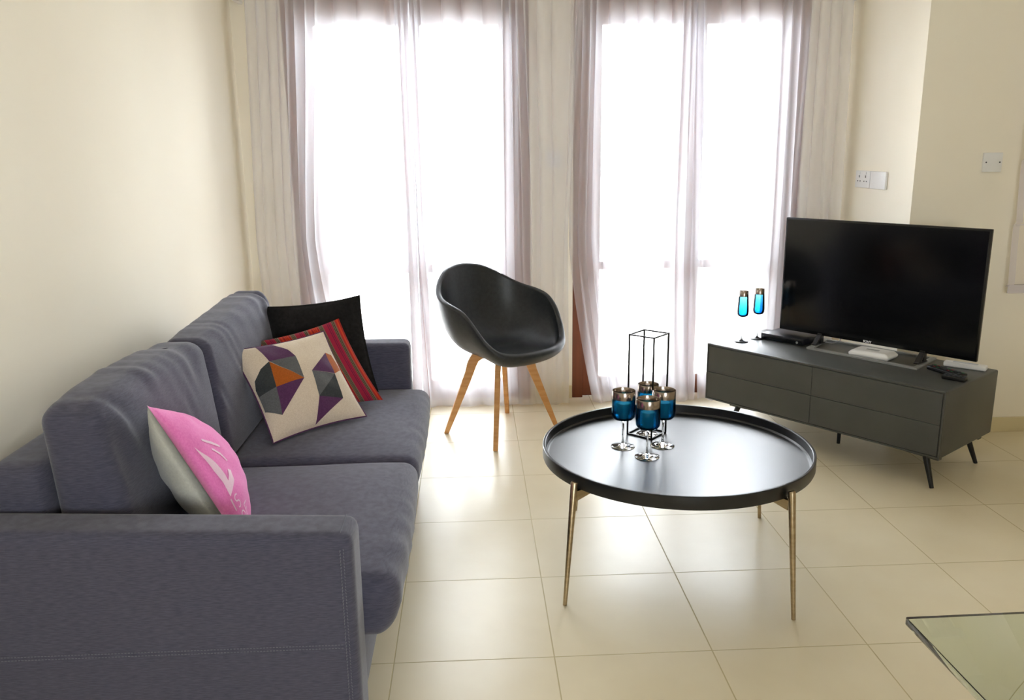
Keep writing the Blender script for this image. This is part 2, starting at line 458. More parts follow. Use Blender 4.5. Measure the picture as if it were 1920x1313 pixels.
# ------------------------------------------------------------------ sofa
def fabric(name, c1, c2, sc_=(18, 18, 260), rough=0.9):
    m = mat(name, c1, rough, spec=0.15, sheen=0.25)
    vary(m, c1, c2, sc_, 1.0, 5, 0.25, (500, 500, 500))
    return m
M_sofa = fabric('grey_violet_sofa_cloth', S(70, 70, 86), S(85, 85, 102), (45, 45, 420))
M_stitch = mat('pale_thread', S(108, 110, 122), 0.8)
M_black = mat('black_plastic', S(18, 18, 19), 0.4)
sofa = thing('sofa', 'dark grey two-seat fabric sofa along the left wall', 'sofa', (-0.45, 0.555, 0))
sx, sy = -0.45, 0.555
def arm(y0, y1, outer):
    def fn(x, y, z):
        y *= 1 + .012 * math.cos(z * 5); z -= max(0, z / .275) * x * (.042 if outer < 0 else .012); return (x, y, z)
    mb = soft_box((.42, (y1 - y0) / 2, .275), .028, (40, 14, 30), fn, (0, (y0 + y1) / 2 - sy, .325))
    a = mb.build('armrest', M_sofa, sofa, merge=True, angle=180)
    st = MB()
    for k in range(16):
        y = y0 - sy + .02 + (y1 - y0 - .04) * k / 15
        st.tube([(.393, y, .600 - (.0165 if outer < 0 else .0047)), (.393, y + .005, .600 - (.0165 if outer < 0 else .0047))], .0011, 5)
    st.build('seam', M_stitch, a); st = MB(); yo = (y0 if outer < 0 else y1) - sy; e = .0015 * outer
    n_ = 62
    for k in range(n_):                         # seam near the front corner, over the top
        z = .06 + (.555 - .06) * k / n_
        st.tube([(.393, yo + e, z), (.393 + .001, yo + e, z + .0055)], .0011, 5)
        st.tube([(.401, yo + e * .6, z + .003), (.400, yo + e * .6, z + .0075)], .0009, 5)
    st.build('seam', M_stitch, a); st = MB()
    for k in range(110):
        x = -.40 + .79 * k / 110
        st.tube([(x, yo + e, .322), (x + .0045, yo + e, .322)], .0009, 5)
        st.tube([(x, yo + e, .314), (x + .0045, yo + e, .314)], .0009, 5)
    st.build('seam', M_stitch, a)
    return a
arm(-0.402, -0.272, -1); arm(1.388, 1.512, 1)
soft_box((.068, .829, .315), .03, (8, 40, 20), None, (-.352, .558 - sy, .395)).build('back_frame', M_sofa, sofa, merge=True, angle=180)
MB().box(-.41, .405, -.272 - sy, 1.388 - sy, .07, .235, bev=.012, seg=3).build('base', M_sofa, sofa)
for fx_, fy_ in ((-.36, -.36 - sy), (.36, -.36 - sy), (-.36, 1.47 - sy), (.36, 1.47 - sy)):
    MB().box(fx_ - .03, fx_ + .03, fy_ - .03, fy_ + .03, 0, .055, bev=.004).build('foot', M_black, sofa)

def seat_cushion(y0, y1, seed):
    hy = (y1 - y0) / 2
    def fn(x, y, z):
        u = x / .35; v = y / hy
        if z > 0:
            z += .028 * (1 - abs(u) ** 2.6) * (1 - abs(v) ** 3.0)
        # waterfall front: rolled forward and under
        if x > .2:
            x += .010 * (1 - v * v) * ((x - .2) / .15)
            if z < 0: x -= .03 * (x - .2) / .15 * (-z / .075)
        w_ = noise.noise(Vector((x * 3 + seed, y * 3, z * 2))) * .004
        wr = 0
        if x > .22:
            wr = .0030 * math.sin(y * 55 + 3 * noise.noise(Vector((y * 4, x * 6, seed)))) * (x - .22) / .13 * max(0, noise.noise(Vector((y * 3, seed, 2))) + .3)
        return (x + wr, y + .006 * math.sin(x * 9) * (1 if v > 0 else -1), z + w_ + wr * .7)
    return soft_box((.320, hy, .078), .045, (50, 60, 14), fn, (.180, (y0 + y1) / 2 - sy, .322)).build('seat_cushion', M_sofa, sofa, merge=True, angle=180)
seat_cushion(-.270, .528, 1.3); seat_cushion(.532, 1.386, 4.1)

def back_cushion(y0, y1, seed):
    hy = (y1 - y0) / 2; hz = .215
    def fn(x, y, z):
        u = x / .09; v = y / hy; t = (z + hz) / (2 * hz)      # t 0 bottom .. 1 top
        k = (1 - abs(v) ** 3.5)
        if x > 0: x *= 1.0 + .25 * max(0, 1 - t) ** .8
        if x > 0: x += .012 * k * math.sin(PI * min(1, t * .9 + .08))
        x -= .030 * t + .004                                          # leans back
        z += .018 * k * t + .012 * math.sin(y * 4 + seed) * t
        # gathers running down from the top edge
        fade = max(0, (t - .25) / .75)
        n1 = noise.noise(Vector((y * 5 + z * 3.0, seed, 0)))
        g = math.sin((y * 1.0 + z * .55) * 58 + 9 * n1) * .0036
        g += math.sin((y * .8 + z * .9) * 37 + 7 * noise.noise(Vector((y * 3, z * 5, seed)))) * .0034
        g *= fade * (.20 + 1.5 * max(0, noise.noise(Vector((y * 6.3, seed * 2, z * 4))) + .15))
        if x > -.02: x += g
        if t > .8: z += g * .8
        return (x, y, z)
    return soft_box((.072, hy, hz), .042, (22, 110, 50), fn, (-.190, (y0 + y1) / 2 - sy, .610)).build('back_cushion', M_sofa, sofa, merge=True, angle=180)
back_cushion(-.248, .520, 2.2); back_cushion(.535, 1.380, 5.7)

# ------------------------------------------------------------------ throw pillows, soft squares spanned by four corners
def pillow(name, label, TL, TR, BR, BL, thick, mats, pinch=.035, n=48, patches=None, uvmap=False, seed=0, piping=None, creases=.004):
    TL, TR, BR, BL = map(Vector, (TL, TR, BR, BL)); c = (TL + TR + BR + BL) / 4
    nrm = ((TR - BL).cross(TL - BR)).normalized()      # faces the front side
    if nrm.y > 0 and name != 'pink_pillow': nrm = -nrm
    def P(u, v, side=1, off=0.0):
        # pulled-in edges
        uu = u - .5; vv = v - .5
        u2 = .5 + uu * (1 - pinch * 2 * (1 - (2 * vv) ** 2) * 1)
        v2 = .5 + vv * (1 - pinch * 2 * (1 - (2 * uu) ** 2) * 1)
        p = (BL * (1 - u2) + BR * u2) * (1 - v2) + (TL * (1 - u2) + TR * u2) * v2
        a = max(0, 1 - (2 * uu) ** 2); b_ = max(0, 1 - (2 * vv) ** 2)
        h = thick / 2 * (a ** .55) * (b_ ** .55)
        h += creases * noise.noise(Vector((u * 7 + seed, v * 7, side * 3))) * min(1, 4 * a * b_)
        return p - c + nrm * side * (h + off)
    root = thing(name, label, 'pillow', c)
    mb = MB(); uv = []
    for s_ in (1, -1):
        mb.grid(lambda u, v: P(u, v, s_), n, n, mi=0 if s_ == 1 else (1 if len(mats) > 1 and not patches else 0))
        uv += [(i / n, j / n) for j in range(n + 1) for i in range(n + 1)]
    if uvmap: mb.uv = uv
    if patches:
        for poly, mi in patches:
            poly = [(max(.012, x - .02), max(.012, min(.985, y - .035)) if y < .98 else y) for x, y in poly]
            bm = bmesh.new()
            f = bm.faces.new([bm.verts.new((x, y, 0)) for x, y in poly])
            bmesh.ops.triangulate(bm, faces=[f])
            for _ in range(4): bmesh.ops.subdivide_edges(bm, edges=bm.edges[:], cuts=1, use_grid_fill=True)
            bmesh.ops.triangulate(bm, faces=bm.faces[:])
            bm.verts.ensure_lookup_table(); bm.verts.index_update()
            mb.add([P(v.co.x, v.co.y, 1, .0012) for v in bm.verts], [[v.index for v in f2.verts] for f2 in bm.faces], mi); bm.free()
    body = mb.build('cover', mats, root, angle=180, merge=not patches and not uvmap, fix=False)
    if piping:
        loop = [P(t_ / 30, 0) for t_ in range(30)] + [P(1, t_ / 30) for t_ in range(30)] + [P(1 - t_ / 30, 1) for t_ in range(30)] + [P(0, 1 - t_ / 30) for t_ in range(30)]
        MB().tube(loop, .0028, 8, closed=True).build('piping', piping, root, angle=180)
    return root, P

M_cream = fabric('cream_linen', S(208, 192, 172), S(222, 208, 190), (300, 300, 300))
M_purple = fabric('purple_wool', S(82, 46, 82), S(92, 54, 92), (200, 200, 200))
M_pgrey = fabric('mid_grey_wool', S(88, 90, 92), S(100, 102, 104), (200, 200, 200))
M_pdark = fabric('slate_wool', S(50, 54, 56), S(60, 64, 66), (200, 200, 200))
M_porange = fabric('rust_orange_wool', S(160, 82, 22), S(176, 92, 30), (200, 200, 200))
M_pblack = fabric('black_velvet', S(20, 19, 19), S(30, 29, 29), (80, 80, 80))
patches = [
 ([(0.244, 0.985), (0.40, 0.985), (0.50, 0.88), (0.535, 0.788), (0.255, 0.794)], 1),
 ([(0.255, 0.794), (0.535, 0.788), (0.50, 0.518)], 2),
 ([(0.253, 0.79), (0.50, 0.518), (0.199, 0.509)], 4),
 ([(0.255, 0.794), (0.149, 0.739), (0.053, 0.642), (0.012, 0.559), (0.03, 0.487), (0.199, 0.509)], 3),
 ([(0.03, 0.487), (0.199, 0.509), (0.16, 0.234), (0.02, 0.33)], 2),
 ([(0.199, 0.509), (0.50, 0.518), (0.16, 0.234)], 1),
 ([(0.618, 0.579), (0.887, 0.761), (0.874, 0.507)], 1),
 ([(0.887, 0.761), (0.96, 0.735), (0.985, 0.549), (0.874, 0.507)], 4),
 ([(0.618, 0.579), (0.872, 0.505), (0.573, 0.293)], 2),
 ([(0.872, 0.505), (0.831, 0.232), (0.573, 0.293)], 3),
 ([(0.573, 0.293), (0.831, 0.232), (0.458, 0.012)], 1)]
pillow('patterned_pillow', 'cream pillow with purple, grey and orange triangles, frontmost of three at the far sofa end',
       (-.621, .846, .711), (-.333, 1.097, .719), (-.161, .910, .432), (-.448, .660, .424), .120,
       [M_cream, M_purple, M_pgrey, M_pdark, M_porange], patches=patches, piping=M_purple, seed=3)

def stripes():
    m = fabric('striped_weave', S(150, 30, 50), S(160, 36, 56)); b = m.node_tree.nodes['Principled BSDF']
    uvn = N(m, 'ShaderNodeUVMap'); sp_ = N(m, 'ShaderNodeSeparateXYZ'); L(m, uvn.outputs[0], sp_.inputs[0])
    mu = N(m, 'ShaderNodeMath', operation='MULTIPLY'); mu.inputs[1].default_value = 3.0; L(m, sp_.outputs['X'], mu.inputs[0])
    fr = N(m, 'ShaderNodeMath', operation='FRACT'); L(m, mu.outputs[0], fr.inputs[0])
    cr = N(m, 'ShaderNodeValToRGB'); cr.color_ramp.interpolation = 'CONSTANT'; e = cr.color_ramp.elements
    O, T_, C_, D_ = S(196, 60, 30), S(122, 104, 84), S(158, 34, 62), S(96, 26, 60)
    seq = [(0, O), (.03, S(150, 34, 30)), (.05, O), (.08, S(150, 34, 30)), (.10, O), (.16, D_), (.18, O), (.21, T_), (.235, S(50, 42, 36)), (.25, T_), (.275, S(50, 42, 36)), (.29, T_), (.315, S(50, 42, 36)), (.33, T_), (.37, C_), (.52, D_), (.545, C_), (.58, D_), (.60, C_), (.68, T_), (.70, S(50, 42, 36)), (.72, T_), (.75, S(50, 42, 36)), (.77, T_), (.82, S(166, 42, 40)), (.88, O), (.94, S(150, 34, 30))]
    e[0].position = 0; e[0].color = seq[0][1]; e[1].position = seq[1][0]; e[1].color = seq[1][1]
    for p_, c_ in seq[2:]:
        x = cr.color_ramp.elements.new(p_); x.color = c_
    L(m, fr.outputs[0], cr.inputs['Fac']); L(m, cr.outputs['Color'], b.inputs['Base Color'])
    return m
pillow('striped_pillow', 'red and orange striped pillow between the black pillow and the cream patterned one',
       (-.607, 1.10, .681), (-.287, 1.19, .750), (-.119, 1.10, .437), (-.43, 1.02, .405), .075, [stripes()], uvmap=True, seed=9, creases=.002)
pillow('black_pillow', 'plain black pillow standing rearmost against the far sofa arm',
       (-.612, 1.30, .784), (-.212, 1.29, .826), (-.154, 1.29, .405), (-.56, 1.30, .40), .115, [M_pblack], seed=12, creases=.006)

M_pink = fabric('pink_cotton', S(238, 124, 196), S(246, 138, 206), (200, 200, 200))
M_pwhite = fabric('off_white_cotton', S(206, 206, 196), S(216, 216, 206), (150, 150, 150))
M_plight = fabric('pale_pink_print', S(244, 205, 228), S(248, 212, 234), (200, 200, 200))
# near edge of the pillow is u = 0; u runs away from the camera
wd = Vector((-.34, .94, 0)).normalized() * .40
nT = Vector((-.531, -.15, .815)); nB = Vector((-.325, -.15, .415))
pk, PP = pillow('pink_pillow', 'pink lettered pillow with an off-white back leaning beside the near sofa arm', nT, nT + wd + Vector((.05, 0, -.15)), nB + wd, nB, .18, [M_pink, M_pwhite], seed=5, pinch=.03, creases=.006)

def strokes_on(P, parent, name, lines, wdt, m, off=.0014, side=1):
    mb = MB()
    for ln in lines:
        pts = [Vector((a, b_)) for a, b_ in ln]; dense = []
        for a, b_ in zip(pts, pts[1:]):
            k = max(2, int((b_ - a).length / .012))
            dense += [a.lerp(b_, i / k) for i in range(k)]
        dense.append(pts[-1]); vs = []
        for i, p in enumerate(dense):
            d = (dense[min(i + 1, len(dense) - 1)] - dense[max(0, i - 1)]).normalized(); q = Vector((-d.y, d.x)) * wdt / 2
            vs += [P(*(p + q), side, off), P(*(p - q), side, off)]
        mb.add(vs, [(2 * i, 2 * i + 1, 2 * i + 3, 2 * i + 2) for i in range(len(dense) - 1)])
    return mb.build(name, m, parent, fix=False, angle=180)
def arc(cx, cy, rx, ry, a0, a1, k=14): return [(cx + rx * math.cos(math.radians(a0 + (a1 - a0) * i / k)), cy + ry * math.sin(math.radians(a0 + (a1 - a0) * i / k))) for i in range(k + 1)]

cover_ = [c for c in pk.children if c.name.startswith('cover')][0]
strokes_on(PP, cover_, 'lettering', [
    [(.050, .312), (.050, .238)],
    arc(.098, .290, .020, .019, 40, 270, 8) + arc(.098, .252, .020, .019, 90, -140, 8),
    arc(.095, .170, .026, .034, 0, 360, 18),
    [(.155, .215), (.155, .140)], [(.155, .213), (.205, .213)], [(.155, .180), (.195, .180)]], .008, M_plight)
mbp = MB()
for poly in ([(.048, .68), (.085, .54), (.105, .44), (.10, .40), (.135, .42), (.165, .455), (.20, .43), (.16, .375), (.055, .325), (.060, .42), (.048, .50)],
             [(.13, .70), (.20, .66), (.26, .60), (.255, .585), (.19, .64), (.125, .685)],
             [(.16, .62), (.21, .56), (.235, .49), (.222, .488), (.195, .55), (.15, .605)]):
    bm = bmesh.new(); f = bm.faces.new([bm.verts.new((x, y, 0)) for x, y in poly])
    bmesh.ops.triangulate(bm, faces=[f])
    for _ in range(3): bmesh.ops.subdivide_edges(bm, edges=bm.edges[:], cuts=1, use_grid_fill=True)
    bmesh.ops.triangulate(bm, faces=bm.faces[:]); bm.verts.ensure_lookup_table(); bm.verts.index_update()
    mbp.add([PP(v.co.x, v.co.y, 1, .0014) for v in bm.verts], [[v.index for v in f2.verts] for f2 in bm.faces]); bm.free()
mbp.build('print', M_plight, cover_, fix=False, angle=180)

# ------------------------------------------------------------------ armchair
M_leath = vary(mat('black_leather', S(34, 37, 40), 0.38, spec=0.5), S(32, 35, 38), S(39, 42, 45), (60, 60, 60), 1, 3, 0.25, (220, 220, 220))
M_oak = vary(mat('light_oak', S(206, 152, 94), 0.5), S(200, 144, 84), S(214, 162, 104), (9, 9, 60), 1, 4, 0.05)
chair = thing('armchair', 'black leather tub armchair on four splayed light oak legs in front of the curtains', 'chair', (.377, 1.965, 0), math.radians(-46))
# local +x = the way the chair faces
def rim(th):
    a = abs(th)                                  # 0 front .. 180 back
    tab_r = [(0, .262), (25, .275), (45, .298), (62, .306), (80, .292), (100, .292), (125, .290), (150, .275), (180, .262)]
    tab_z = [(0, .446), (25, .449), (40, .456), (52, .485), (64, .575), (76, .650), (92, .676), (115, .700), (135, .755), (155, .805), (180, .822)]
    def sm(tab):
        v = 0
        for d in range(-8, 9, 2): v += interp(tab, max(0, min(180, abs(a + d) if a + d < 180 else 360 - a - d)))
        return v / 9
    return sm(tab_r), sm(tab_z)
def shell(u, v, off=0.0):
    th = u * 360 - 180
    r, z = rim(th); a = math.radians(th); k = abs(th) / 180
    zc = .435; lean = .05 * k
    P0 = (0, zc); P1 = (.55 * r, zc - .012); P2 = ((.98 - .10 * k) * r, zc - .02 + .20 * (z - zc)); P3 = (r, z)
    t = v; b0, b1, b2, b3 = (1 - t) ** 3, 3 * t * (1 - t) ** 2, 3 * t * t * (1 - t), t ** 3
    rr = b0 * P0[0] + b1 * P1[0] + b2 * P2[0] + b3 * P3[0]; zz = b0 * P0[1] + b1 * P1[1] + b2 * P2[1] + b3 * P3[1]
    if k > .15: rr *= 1 - .0 * k
    rr *= .962; x = rr * math.cos(a); y = rr * math.sin(a) * 1.04
    return Vector((x - .005, y, zz))
def padded(u, w):
    """w 0..1 inner face from the seat centre out, 1..2 the rolled rim, 2..3 the outer face back in"""
    th = u * 360 - 180; a = math.radians(th)
    k = max(0.0, min(1.0, (66 - abs(th)) / 34)); rho = .0135 + .0065 * k * k * (3 - 2 * k)
    v = max(.004, w if w < 1 else (1.0 if w <= 2 else 3 - w))
    def rz(v_):
        p = shell(u, v_); return Vector((math.hypot(p.x + .005, p.y / 1.04), p.z))
    p = rz(v); t_ = (rz(v) - rz(max(0, v - .02))).normalized(); n_ = Vector((t_.y, -t_.x))
    if w > 1:
        ph = PI * min(1, w - 1); p = p + rho * (math.sin(ph) * t_ + (1 - math.cos(ph)) * n_)
    if w > 2 and p.x < .12: p.y = min(p.y, .400)
    r = max(.0005, p.x)
    return Vector((r * math.cos(a) - .005, r * math.sin(a) * 1.04, p.y))
MB().grid(lambda u, t: padded(u, 3 * t), 120, 96, closed_u=True).build('shell', M_leath, chair, angle=180)
for k in range(4):
    a = math.radians(46) + [math.radians(d) for d in (184.7, -98, 82, 4.7)][k]
    ca, sa = math.cos(a), math.sin(a); pr = Vector((-sa, ca, 0))
    rf = (.283, .30, .287, .283)[k]
    path = [(.03, .398, .018), (.095, .397, .020), (.128, .388, .031), (.146, .355, .030), (.160, .31, .0265), (.160 + (rf - .160) * .4, .186, .0215), (rf, 0, .0145)]
    rings = []
    for i, (r, z, hw) in enumerate(path):
        p = Vector((r * ca, r * sa, z))
        r0_, z0_ = path[max(0, i - 1)][:2]; r1_, z1_ = path[min(len(path) - 1, i + 1)][:2]
        d = Vector(((r1_ - r0_) * ca, (r1_ - r0_) * sa, z1_ - z0_)).normalized()
        if i == len(path) - 1: nn = Vector((ca, sa, 0))
        else: nn = d.cross(pr).normalized()
        th_ = .0135 * (1 - .15 * i / 6)
        rings.append([p + nn * hw * .8 + pr * th_, p + nn * hw * .8 - pr * th_, p - nn * hw * .8 - pr * th_, p - nn * hw * .8 + pr * th_])
    rings[-1] = [Vector((q.x, q.y, 0)) for q in rings[-1]]
    lg = MB().loft(rings).build('leg', M_oak, chair, angle=30)
    bv = lg.modifiers.new('bev', 'BEVEL'); bv.width = .003; bv.segments = 2
MB().lathe([(0, .375), (.07, .375), (.075, .38), (.075, .41), (0, .41)], 32).build('hub', M_oak, chair)

# ------------------------------------------------------------------ round coffee table
M_tray = vary(mat('matt_black_lacquer', S(22, 24, 27), 0.33, spec=0.6), S(21, 23, 26), S(25, 27, 30), (4, 4, 4), 1, 2)
M_brass = vary(mat('brushed_brass', S(176, 158, 128), 0.32, metal=1), S(168, 150, 120), S(184, 166, 136), (2, 2, 90), 1, 3)
TX, TY = .917, .562
table = thing('coffee_table', 'round black tray coffee table on four slim brushed brass legs', 'table', (TX, TY, 0))
R_, ZR = .449, .420
MB().lathe([(0, .374), (R_ - .008, .374), (R_ - .002, .377), (R_, .382), (R_, ZR - .002), (R_ - .002, ZR), (R_ - .008, ZR), (R_ - .010, ZR - .002), (R_ - .012, .392), (R_ - .017, .3865), (R_ - .024, .3850), (0, .3850)], 160).build('tray', M_tray, table, angle=35)
for a in (215.5, 303, 35, 125):
    ca, sa = math.cos(math.radians(a)), math.sin(math.radians(a))
    MB().tube([(.462 * ca, .462 * sa, .402), (.463 * ca, .463 * sa, .399), (.500 * ca, .500 * sa, 0)], [.0095, .0115, .0065], 20).build('leg', M_brass, table)
    pr = Vector((-sa, ca, 0)); br = []
    for r, zt, zb in ((.458, .3735, .342), (.40, .3735, .352), (.30, .3735, .364), (.0, .3735, .364)):
        c_ = Vector((r * ca, r * sa, 0))
        br.append([c_ + pr * .008 + Vector((0, 0, zt)), c_ - pr * .008 + Vector((0, 0, zt)), c_ - pr * .008 + Vector((0, 0, zb)), c_ + pr * .008 + Vector((0, 0, zb))])
    MB().loft(br).build('bracket', M_brass, table, smooth=False)
ZT_ = .3851

# ------------------------------------------------------------------ goblets, candles, lantern
M_teal = thin_glass('teal_glass', (0.40, 0.80, 0.93, 1))
_nt = M_teal.node_tree; _gl = _nt.nodes.new('ShaderNodeBsdfGlass'); _gl.inputs['Color'].default_value = (0.12, 0.62, 0.88, 1); _gl.inputs['IOR'].default_value = 1.2; _gl.inputs['Roughness'].default_value = 0.05
_mx = _nt.nodes.new('ShaderNodeMixShader'); _mx.inputs['Fac'].default_value = 0.4
_out = [n for n in _nt.nodes if n.type == 'OUTPUT_MATERIAL'][0]; _prev = _out.inputs['Surface'].links[0].from_socket
_nt.links.new(_prev, _mx.inputs[1]); _nt.links.new(_gl.outputs[0], _mx.inputs[2]); _nt.links.new(_mx.outputs[0], _out.inputs['Surface'])
M_clear = mat('clear_glass', (0.97, 0.98, 0.98, 1), 0.01, trans=1.0, ior=1.45)
M_mirror = mat('mirrored_band', S(160, 148, 138), 0.2, metal=1)
M_wax = mat('frosted_wax', S(226, 232, 232), 0.5)
M_wax.node_tree.nodes['Principled BSDF'].inputs['Subsurface Weight'].default_value = 0.2
def goblet(name, label, loc, group, foot=.041, stem_h=.098, bowl_h=.105, rb=.041, rt=.0395, band=.028, stem_r=.0035, th=.0013):
    g = thing(name, label, 'glass', loc, 0, group)
    z0 = stem_h; z1 = stem_h + bowl_h; zb = z1 - band
    MB().lathe([(0, 0), (foot - .002, 0), (foot, .0012), (foot - .001, .0025), (foot * .6, .0045), (.008, .009), (stem_r + .001, .016), (stem_r, .03), (stem_r, z0 - .014), (stem_r + .002, z0 - .006), (.007, z0 - .0005), (0, z0 - .0005)], 40).build('stem', M_clear, g, angle=60)
    rm = rt + (rb - rt) * band / bowl_h
    MB().lathe([(0, z0), (rb * .45, z0 + .0008), (rb * .8, z0 + .005), (rb * .96, z0 + .014), (rb, z0 + .028), (rm, zb), (rm - th, zb), (rb - th, z0 + .028), (rb * .96 - th, z0 + .015), (rb * .8 - th, z0 + .0075), (rb * .42, z0 + .0035), (0, z0 + .003)], 48).build('bowl', M_teal, g, angle=60)
    MB().lathe([(rm, zb + .0002), (rt, z1 - .001), (rt - th / 2, z1), (rt - th, z1 - .001), (rm - th, zb + .0002), (rm, zb + .0002)], 48).build('band', M_mirror, g, angle=60)
    return g
GG = 'teal candle goblets on the round table'
g0 = goblet('candle_goblet', 'teal goblet with a mirrored band, leftmost of the four on the round table', (.751, .637, ZT_), GG)
spots = [((.814, .533, ZT_), 'teal goblet nearest the front edge of the round table, with a whitish candle', 1),
         ((.889, .634, ZT_), 'teal goblet on the round table, rightmost of the four', 1),
         ((.861, .758, ZT_), 'teal goblet standing inside the black wire lantern', .93)]
for p_, lb, s_ in spots:
    c = copy_tree(g0); c.location = p_; c.scale = (s_, s_, s_); c['label'] = lb
cz = ZT_ + .098 + .0032
cd = MB().lathe([(0, 0), (.019, 0), (.0195, .001), (.0225, .056), (.0215, .0575), (.018, .0565), (0, .055)], 32).build('wax', M_wax)
cd.name = 'candle'; cd.location = (.751, .637, cz); tag(cd, 'short pale candle inside the leftmost teal goblet', 'candle', 'candles in the goblets')
for (x, y, zz, lb) in ((.814, .533, cz, 'short pale candle inside the teal goblet nearest the table front'), (.889, .634, cz, 'short pale candle inside the rightmost teal goblet'), (.861, .758, ZT_ + .101 * .93 + .001, 'short pale candle inside the goblet within the wire lantern')):
    c = cd.copy(); sc.collection.objects.link(c); c.location = (x, y, zz); c['label'] = lb
    if x == .861: c.scale = (.9,) * 3
M_blkmet = mat('black_wire', S(20, 19, 18), 0.45, metal=.3)
lan = thing('wire_lantern', 'tall open black wire frame lantern standing on the round table', 'lantern', (.861, .768, ZT_), 3.181 + PI / 4)
s_ = .0496; zt = .371; b_ = .0024; fr_ = MB()
for sx_ in (-s_, s_):
    for sy_ in (-s_, s_): fr_.box(sx_ - b_, sx_ + b_, sy_ - b_, sy_ + b_, 0, zt)
for z in (.003 + .0, zt - b_):
    for q in (-s_, s_):
        fr_.box(-s_, s_, q - b_, q + b_, z - .0024, z + b_); fr_.box(q - b_, q + b_, -s_, s_, z - .0024, z + b_)
fr_.build('frame', M_blkmet, lan, smooth=False)

# ------------------------------------------------------------------ television cabinet
M_cab = vary(mat('graphite_lacquer', S(74, 75, 72), 0.38, spec=0.4), S(73, 74, 71), S(78, 79, 76), (5, 5, 5), 1, 2, 0.05, (300, 300, 300))
CA = -.927; CO = Vector((1.416, 1.961)); CLn, CD, CZ0, CZ1 = 1.170, .510, .143, .432
cab = thing('tv_cabinet', 'low dark grey four-drawer cabinet on short splayed legs under the television', 'cabinet', (CO.x, CO.y, 0), CA)
lip = .010
body = MB()
outer = MB().box(0, CLn, .006, CD, CZ0, CZ1, bev=.008, seg=3); body.v, body.f, body.mi = outer.v, outer.f, outer.mi
body.box(0, CLn, 0, .016, CZ1 - lip, CZ1, bev=.004).box(0, CLn, 0, .016, CZ0, CZ0 + lip, bev=.004)
body.box(0, lip, 0, .016, CZ0, CZ1, bev=.004).box(CLn - lip, CLn, 0, .016, CZ0, CZ1, bev=.004)
body.build('body', M_cab, cab, angle=35)
zm = (CZ0 + CZ1) / 2
for (a, b2) in ((lip + .002, CLn / 2 - .001), (CLn / 2 + .001, CLn - lip - .002)):
    for (z0, z1) in ((CZ0 + lip + .002, zm - .001), (zm + .001, CZ1 - lip - .002)):
        MB().box(a, b2, -.001, .012, z0, z1, bev=.0008, seg=1).build('drawer', M_cab, cab, smooth=False)
for ux in (.150, CLn - .062):
    sg = 1 if ux > .5 else -1
    for vy in (.06, CD - .06):
        sv = 1 if vy > .2 else -1
        MB().tube([(ux - sg * .02, vy, .142), (ux + sg * .03, vy + sv * .02, 0)], [.0145, .0085], 16).build('leg', M_black, cab)
    x0, x1 = (.40, .12) if sg < 0 else (CLn - .28, CLn - .02)
    for vy in (.06, CD - .06):
        bk = MB().loft([[Vector((x0, vy - .015, .1425)), Vector((x0, vy + .015, .1425)), Vector((x0, vy + .015, .138)), Vector((x0, vy - .015, .138))],
                        [Vector(((x0 + x1) / 2, vy - .015, .1425)), Vector(((x0 + x1) / 2, vy + .015, .1425)), Vector(((x0 + x1) / 2, vy + .015, .126)), Vector(((x0 + x1) / 2, vy - .015, .126))],
                        [Vector((x1, vy - .015, .1425)), Vector((x1, vy + .015, .1425)), Vector((x1, vy + .015, .122)), Vector((x1, vy - .015, .122))]])
        bk.build('bracket', M_cab, cab, smooth=False)
MB().tube([(.60, .255, .142), (.60, .255, 0)], [.010, .008], 16).build('leg', M_black, cab)

def cab_pt(u, v, z=CZ1):
    return (CO.x + u * math.cos(CA) - v * math.sin(CA), CO.y + u * math.sin(CA) + v * math.cos(CA), z)

# ------------------------------------------------------------------ television
M_screen = mat('dark_screen', S(9, 10, 11), 0.13, spec=0.5)
M_bezel = mat('gloss_black_bezel', S(12, 12, 13), 0.25)
M_standm = mat('grey_stand_metal', S(152, 153, 150), 0.4, metal=.1)
tv = thing('television', 'large black flat-screen television on the grey cabinet', 'television', cab_pt(.175, .36, CZ1), -.918)
TW, TZ0, TZ1 = .953, .050, .615
MB().box(0, TW, 0, .018, TZ0, TZ1, bev=.003).build('casing', M_bezel, tv)
MB().box(.12, TW - .12, .018, .055, TZ0 + .05, TZ1 - .2, bev=.01).build('rear_housing', M_bezel, tv)
MB().box(.009, TW - .009, -.0012, .002, TZ0 + .016, TZ1 - .009).build('screen', M_screen, tv, smooth=False)
st = MB()
# flat metal loop lying on the cabinet, front bar splayed wider than the rear
def loopframe(out, inn, z0, z1):
    vs = [(x, y, z1) for x, y in out] + [(x, y, z1) for x, y in inn] + [(x, y, z0) for x, y in out] + [(x, y, z0) for x, y in inn]
    fs = []
    for i in range(4):
        j = (i + 1) % 4
        fs += [(i, j, 4 + j, 4 + i), (8 + i, 12 + i, 12 + j, 8 + j), (i, 8 + i, 8 + j, j), (4 + i, 4 + j, 12 + j, 12 + i)]
    return vs, fs
vs, fs = loopframe([(.225, -.115), (.762, -.125), (.735, .13), (.175, .13)], [(.250, -.092), (.738, -.100), (.712, .112), (.205, .112)], .0005, .008)
st.add(vs, fs); st.build('stand', M_standm, tv, smooth=False)
for ux in (.225, .725):
    MB().box(ux - .012, ux + .012, -.055, .035, .008, .014, bev=.002).box(ux - .012, ux + .012, -.004, .020, .008, TZ0 + .01, bev=.002).loft([
        [Vector((ux - .011, -.05, .012)), Vector((ux + .011, -.05, .012)), Vector((ux + .011, -.03, .012)), Vector((ux - .011, -.03, .012))],
        [Vector((ux - .011, -.006, .052)), Vector((ux + .011, -.006, .052)), Vector((ux + .011, .010, .052)), Vector((ux - .011, .010, .052))]]).build('neck', M_black, tv, smooth=False)
M_logo = mat('silver_lettering', S(225, 225, 228), 0.4)
